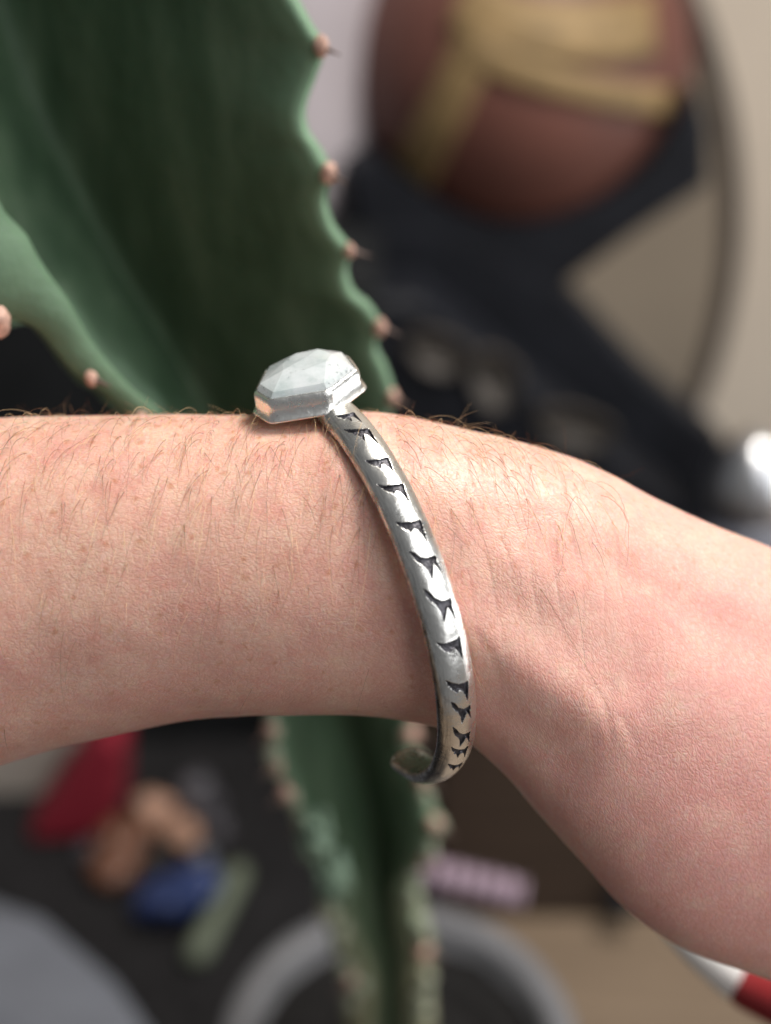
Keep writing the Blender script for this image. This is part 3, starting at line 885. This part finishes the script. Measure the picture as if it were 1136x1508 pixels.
pot = empty("plant_pot", (pot_top[0], pot_top[1], 0.0), "round grey stoneware pot with dark soil holding the succulent", "pot")
pr = [(a_ * BS, b_) for a_, b_ in [(0.030, 0.0), (0.040, 0.0), (0.0425, 0.003), (0.0515, POT_H - 0.022), (0.0535, POT_H - 0.020), (0.0585, POT_H - 0.018), (0.0595, POT_H - 0.004), (0.058, POT_H), (0.051, POT_H + 0.0005), (0.0490, POT_H - 0.003), (0.0465, POT_H - 0.04), (0.0, POT_H - 0.042)]]
V, Fc = lathe(pr, (pot_top[0], pot_top[1], 0.0), 72); build("pot_wall", V, Fc, M["pot"], pot)
sr = [(r, POT_H - 0.014 + 0.002 * math.sin(r * 300)) for r in np.linspace(0.0482 * BS, 0.0005, 26)]
V, Fc = lathe(sr, (pot_top[0], pot_top[1], 0.0), 72)
V[:, 2] += 0.0022 * vnoise(V, 160) + 0.001 * vnoise(V, 420)
build("soil", V, Fc, M["soil"], pot)

# lilac ridged tube lying on the back rim of the pot
p0, p1 = PZ(622, 1283, POT_H + 0.0068), PZ(772, 1318, POT_H + 0.0068)
t = np.linspace(0, 1, 60)
rad = BS * (0.0052 + 0.0009 * np.cos(t * 2 * np.pi * 6)) * np.clip(np.minimum(t, 1 - t) / 0.04 + 0.55, 0, 1)
V, Fc = tube(p0 + t[:, None] * (p1 - p0), rad, 20)
build("ridged_tube", V, Fc, M["lilac_tube"], label="small pinkish lilac ridged tube lying on the grey pot rim", cat="tube")

# ------------------------------------------------------------------ things on the table, left
V, Fc = box((-0.80, 0.02, 0.002), (0.036, 0.70, 0.006), 0.001)
build("placemat", V, Fc, M["mat"], smooth=False, label="dark charcoal felt mat on the table under the plant pot", cat="mat")
x0 = QY(-420, 600, 0.54)[0]; x1 = QY(560, 600, 0.54)[0]; zt = QY(100, 415, 0.54)[2]
V, Fc = box((x0, 0.54 * BS, 0.0), (x1, 0.66 * BS, zt), 0.004)
build("storage_box", V, Fc, M["black_box"], smooth=False, label="large matte black box standing behind the succulent on the left", cat="box")
x0 = QY(640, 1200, 0.42)[0]; zt = QY(800, 1010, 0.42)[2]
V, Fc = box((x0, 0.42 * BS, 0.0), (x0 + 0.26, 0.52 * BS, zt), 0.004)  # dark box added where the table lies in shade
bb = empty("shade_box", (x0 + 0.13, 0.47 * BS, 0.0), "dark brown box added for the shade on the table below the hand", "box")
build("body", V, Fc, M["brown_box"], bb, smooth=False)
c = QY(912, 1318, 0.416)
V, Fc = lathe([(0.0, -0.014), (0.006, -0.0138), (0.0095, -0.010), (0.0098, -0.006), (0.006, -0.002), (0.005, 0.004)], c, 32, (0, 1, 0))
build("knob", V, Fc, M["ebony"], bb)

# red felt pouch, kraft card, tumbled stones
def stand_poly(pxs, Y, thick, name, mat, bevel=0.006, **tags):
    V, Fc = prism([QY(a, b, Y) for a, b in pxs], thick * BS, bevel)
    return build(name, V, Fc, mat, smooth=False, **tags)
stand_poly([(40, 1232), (88, 1160), (132, 1098), (160, 1082), (180, 1100), (178, 1190), (150, 1240), (40, 1244)], 0.4615, 0.03, "felt_pouch", M["red"],
           label="bright red felt pouch below the forearm at left", cat="pouch")
stand_poly([(-160, 1000), (120, 1000), (112, 1100), (60, 1186), (-160, 1186)], 0.497, 0.02, "card_box", M["paper"],
           label="pale kraft card box behind the red pouch at left edge", cat="box")
stones = [((226, 1198), .43, 30, 34, "peach", "pale peach tumbled stone, the brightest of the pile"),
          ((268, 1228), .415, 26, 24, "peach", "peach tumbled stone lowest on the right of the pile"),
          ((180, 1240), .42, 40, 34, "rust", "rust brown tumbled stone between red pouch and peach stones"),
          ((165, 1278), .40, 36, 26, "rust", "small rust brown stone lowest in the pile"),
          ((132, 1252), .4, 20, 16, "smoke", "small dark grey stone in front of the red pouch"),
          ((215, 1258), .4, 18, 14, "inlay", "tiny brown stone in the middle of the pile"),
          ((318, 1222), .4, 20, 20, "smoke", "small grey stone nearest the succulent stem"),
          ((300, 1262), .4, 14, 12, "cloth", "tiny pale grey stone above the blue stone"),
          ((292, 1180), .45, 32, 42, "smoke", "smoky grey stone behind the peach stones")]
def depth_of(P): return float((np.asarray(P) - CAM) @ EF)
for i, ((px, py), d, rx, ry, m, lab) in enumerate(stones):
    k_ = depth_of(PZ(px, py, 0.02)) / F
    c = PZ(px, py, 0.006 + 0.88 * ry * k_)
    V, Fc = blob(c, rx * k_, rx * k_, ry * k_, 0.22, seed=i + 3, freq=1.3)
    build("tumbled_stone", V, Fc, M[m], label=lab, cat="stone", group="tumbled stones piled left of the pot")
k_ = depth_of(PZ(262, 1312, 0.01)) / F
c = PZ(262, 1312, 0.006 + 0.020)
V, Fc = blob(c, 66 * k_, 0.018, 29 * k_, 0.35, seed=41, freq=1.3)
V = (V - c) @ np.array(Matrix.Rotation(math.radians(-22), 3, 'Y')).T + c
V[:, 2] += 0.0062 - V[:, 2].min()
build("blue_stone", V, Fc, M["blue"], label="deep blue elongated stone left of the succulent below the peach stones", cat="stone")
p0, p1 = PZ(284, 1418, 0.0138), PZ(356, 1276, 0.0138)
t = np.linspace(0, 1, 12)[:, None]
V, Fc = tube(p0 + t * (p1 - p0), 0.0078 * np.clip(np.minimum(t[:, 0], 1 - t[:, 0]) * 8 + 0.6, 0, 1), 16)
build("garden_stick", V, Fc, M["green_stick"], label="pale green round stick lying beside the pot", cat="stick")

# grey folded cloth, lower left corner
P = []
nu, nvv = 60, 60
for i in range(nu):
    for j in range(nvv):
        a, b = i / (nu - 1), j / (nvv - 1)
        px = -420 + 640 * a + 40 * b; py = 1290 + 420 * b
        edge = -0.55 * (px - 0) - 0  # folds run diagonally
        P.append((px, py))
P = np.array(P)
# outline: everything under the line (0,1310) - (90,1372) - (205,1508)
cl = []
for i in range(nu):
    for j in range(nvv):
        a, b = i / (nu - 1), j / (nvv - 1)
        ang = -0.2 + a * 1.15
        # rounded roll: sweep along a curved spine
        sx = np.interp(a, [0, .3, .55, .75, 1], [-320, -120, 60, 170, 330]); sy = np.interp(a, [0, .3, .55, .75, 1], [1270, 1292, 1355, 1450, 1680])
        d0 = 0.34
        th_ = b * math.pi * 0.9
        c0 = PZ(sx - 240 * b * 0.9, sy + 240 * b, 0.016)
        lift = 0.034 * math.sin(th_) + 0.0016 * math.sin(b * 13 + a * 2) + 0.0004 * math.sin(b * 29)
        cl.append(c0 + np.array([0, 0, 1.0]) * lift)
cl = np.array(cl)
fcl = [tuple(f) for f in grid_faces(nu, nvv, False)]
n0 = len(cl)
cl2 = cl.copy(); cl2[:, 2] = np.minimum(cl[:, 2] - 0.006, 0.0075)
allv = np.concatenate([cl, cl2])
fall = fcl + [tuple(n0 + k for k in f[::-1]) for f in fcl]
rimi = [j for j in range(nvv)] + [i * nvv + nvv - 1 for i in range(1, nu)] + [(nu - 1) * nvv + j for j in range(nvv - 2, -1, -1)] + [i * nvv for i in range(nu - 2, 0, -1)]
for a, b in zip(rimi, rimi[1:] + rimi[:1]):
    fall.append((a, b, n0 + b, n0 + a))
build("folded_cloth", allv, fall, M["cloth"], label="light grey softly folded cloth in the lower left corner", cat="cloth")

# ------------------------------------------------------------------ pen under the hand
pen = empty("marker_pen", PX(1060, 1430, 0.30), "red pen with tapering white cap, peeking out under the hand", "pen")
p0, p1, p2 = PX(968, 1356, 0.292), PX(1092, 1446, 0.300), PX(1290, 1545, 0.272)
t = np.linspace(0, 1, 16)
V, Fc = tube(p0 + t[:, None] * (p1 - p0), np.interp(t, [0, .1, .5, .93, 1], [0.0012, 0.0020, 0.0040, 0.0052, 0.0046]), 24)
build("cap", V, Fc, M["white"], pen)
V, Fc = tube(p1 + t[:, None] * (p2 - p1), np.interp(t, [0, .03, 1], [0.0052, 0.0058, 0.0058]), 24)
build("barrel", V, Fc, M["pen_red"], pen)

# ------------------------------------------------------------------ background: ball on its black stand, mirror, jar
YS = 0.66
ball_c = QY(765, 100, YS + 0.03)
ball_d = float((ball_c - CAM) @ EF)
BR = 252 * ball_d / F
orn = empty("ball_ornament", (ball_c[0], ball_c[1], ball_c[2] - BR), "round maroon ball with gold bands resting on the black crossed stand", "ornament")
prof_b = [(BR * math.sin(a), -BR * math.cos(a)) for a in np.linspace(0.02, math.pi - 0.02, 48)]
V, Fc = lathe(prof_b, ball_c, 72); build("ball", V, Fc, M["maroon"], orn)
def on_ball(px, py):
    r = norm(EF + (px - 568) / F * EX + (754 - py) / F * EU); oc_ = CAM - ball_c
    b = oc_ @ r; disc = b * b - (oc_ @ oc_ - BR * BR)
    t_ = -b - math.sqrt(max(disc, 1e-7))
    return CAM + r * t_
def strap(pts, wpx, name="gold_band"):
    Q = np.array(pts, float); tt = np.linspace(0, 1, len(Q)); q = hermite(tt, Q, np.linspace(0, 1, 40))
    g = norm(np.gradient(q, axis=0)); nn = np.stack([-g[:, 1], g[:, 0]], 1)
    rows = []
    for k in (-0.5, -0.25, 0, 0.25, 0.5):
        rows.append([on_ball(*(a + b * k * wpx)) for a, b in zip(q, nn)])
    rows = np.array(rows)            # 5 x 40
    o_ = norm(rows - ball_c)
    top = rows + o_ * 0.003; bot = rows - o_ * 0.004
    sec = np.concatenate([top, bot[::-1]], 0).transpose(1, 0, 2)   # 40 x 10
    Fc = [tuple(f) for f in grid_faces(40, 10)]; Fc.append(tuple(range(10))[::-1]); Fc.append(tuple(390 + k for k in range(10)))
    build(name, sec.reshape(-1, 3), Fc, M["gold"], orn)
strap([(712, 40), (672, 130), (605, 262)], 62)
strap([(690, 75), (790, 112), (900, 138), (985, 150)], 44)
strap([(680, 0), (760, 40), (860, 48), (960, 40)], 92)
strap([(690, -90), (770, -60), (860, -62), (930, -80)], 60)
stnd = empty("display_stand", (ball_c[0], (YS + 0.03) * BS, 0.0), "black crossed wooden stand under the maroon ball", "stand")
def spart(name, pxs, Y, thick, mat, bevel=0.006):
    V, Fc = prism([QY(a, b, Y) for a, b in pxs], thick * BS, bevel); build(name, V, Fc, mat, stnd, smooth=False)
spart("cradle", [(505, 250), (545, 232), (590, 262), (640, 300), (700, 328), (765, 338), (830, 326), (900, 292), (960, 248), (1000, 190), (1030, 140), (1046, 190), (1046, 275), (940, 345), (830, 425), (820, 470), (600, 470), (530, 400)], YS - 0.04, 0.05, M["ebony"])
spart("crossbar", [(520, 330), (640, 330), (830, 420), (960, 560), (1070, 655), (1130, 760), (1130, 900), (900, 800), (700, 640), (540, 480)], YS - 0.0405, 0.03, M["ebony"])
bzl = QY(760, 900, YS - 0.06)
spart("base", [(530, 440), (620, 440), (1010, 760), (1060, 1062), (470, 1062), (500, 640)], YS - 0.10, 0.045, M["ebony"])
for (px, py, rx, ry) in ((645, 522, 48, 34), (728, 562, 40, 46), (848, 632, 58, 30)):
    c = QY(px, py, YS - 0.101)
    ang = np.linspace(0, 2 * np.pi, 26, endpoint=False)
    V, Fc = prism([QY(px + rx * math.cos(-a_) * (1 + 0.1 * math.sin(3 * a_)), py + ry * math.sin(-a_) + 0.4 * rx * math.cos(a_) * 0.5, YS - 0.104) for a_ in ang], 0.006, 0.002)
    build("inlay", V, Fc, M["inlay"], stnd)
# gold foot showing left of the ball
V, Fc = blob(QY(536, 222, YS + 0.005), 0.015, 0.014, 0.017, 0.05, seed=9)
build("finial", V, Fc, M["gold"], stnd)

mir_c = QY(285, 430, 0.955); mir_r = QY(1085, 430, 0.955)[0] - mir_c[0]
mir = empty("round_mirror", (mir_c[0], 0.985 * BS, mir_c[2] - mir_r), "large round mirror with thin dark rim against the wall, its reflection painted plain tan", "mirror")
V, Fc = lathe([(0.0, -0.004), (mir_r * 0.5, -0.004), (mir_r - 0.004, -0.004), (mir_r - 0.004, 0.012), (0.0, 0.012)], (mir_c[0], 0.985 * BS, mir_c[2]), 128, (0, 1, 0))
build("glass", V, Fc, M["glass"], mir, smooth=False)
ang = np.linspace(0, 2 * np.pi, 160, endpoint=False); th2 = np.linspace(0, 2 * np.pi, 10, endpoint=False)
V = []
for a_ in ang:
    for b_ in th2:
        rr = mir_r + 0.011 * math.cos(b_)
        V.append((mir_c[0] + rr * math.cos(a_), 0.985 * BS + 0.015 * math.sin(b_), mir_c[2] + rr * math.sin(a_)))
build("rim", V, [tuple(f) for f in grid_faces(160, 10, True, True)], M["rim"], mir)

# pale lilac vase added in place of the mirror's lilac reflection
vc = QY(455, 240, 0.86)
zb = 0.0 
V, Fc = lathe([(BS * a_, BS * b_) for a_, b_ in [(0.0, 0.0), (0.05, 0.0), (0.062, 0.02), (0.072, 0.10), (0.068, 0.20), (0.064, 0.35), (0.066, 0.47), (0.058, 0.5), (0.05, 0.48)]], (vc[0] - 0.01, 0.70 * BS, 0.0), 64)
build("vase_stand_in", V, Fc, M["lilac"], label="tall pale lilac grey vase added for the lilac mirror reflection beside the succulent", cat="vase_stand_in")

# jar with a polished lid at the right edge
jc = QY(1100, 690, 0.56)
jar = empty("lidded_jar", (jc[0], jc[1], 0.0), "blue grey jar with polished silver domed lid at the right edge", "jar")
V, Fc = lathe([(0.0, 0.0), (0.031, 0.0), (0.035, 0.004), (0.035, jc[2] - 0.045), (0.029, jc[2] - 0.031), (0.0, jc[2] - 0.031)], (jc[0] + 0.008, jc[1], 0.0), 48)
build("jar_body", V, Fc, M["jar"], jar)
V, Fc = lathe([(BS * a_, BS * b_) for a_, b_ in [(0.0, -0.026), (0.021, -0.026), (0.0235, -0.020), (0.0225, -0.008), (0.019, 0.006), (0.012, 0.015), (0.006, 0.019), (0.0, 0.020)]], (jc[0] + 0.006, jc[1], jc[2]), 48)
build("lid", V, Fc, M["chrome"], jar)
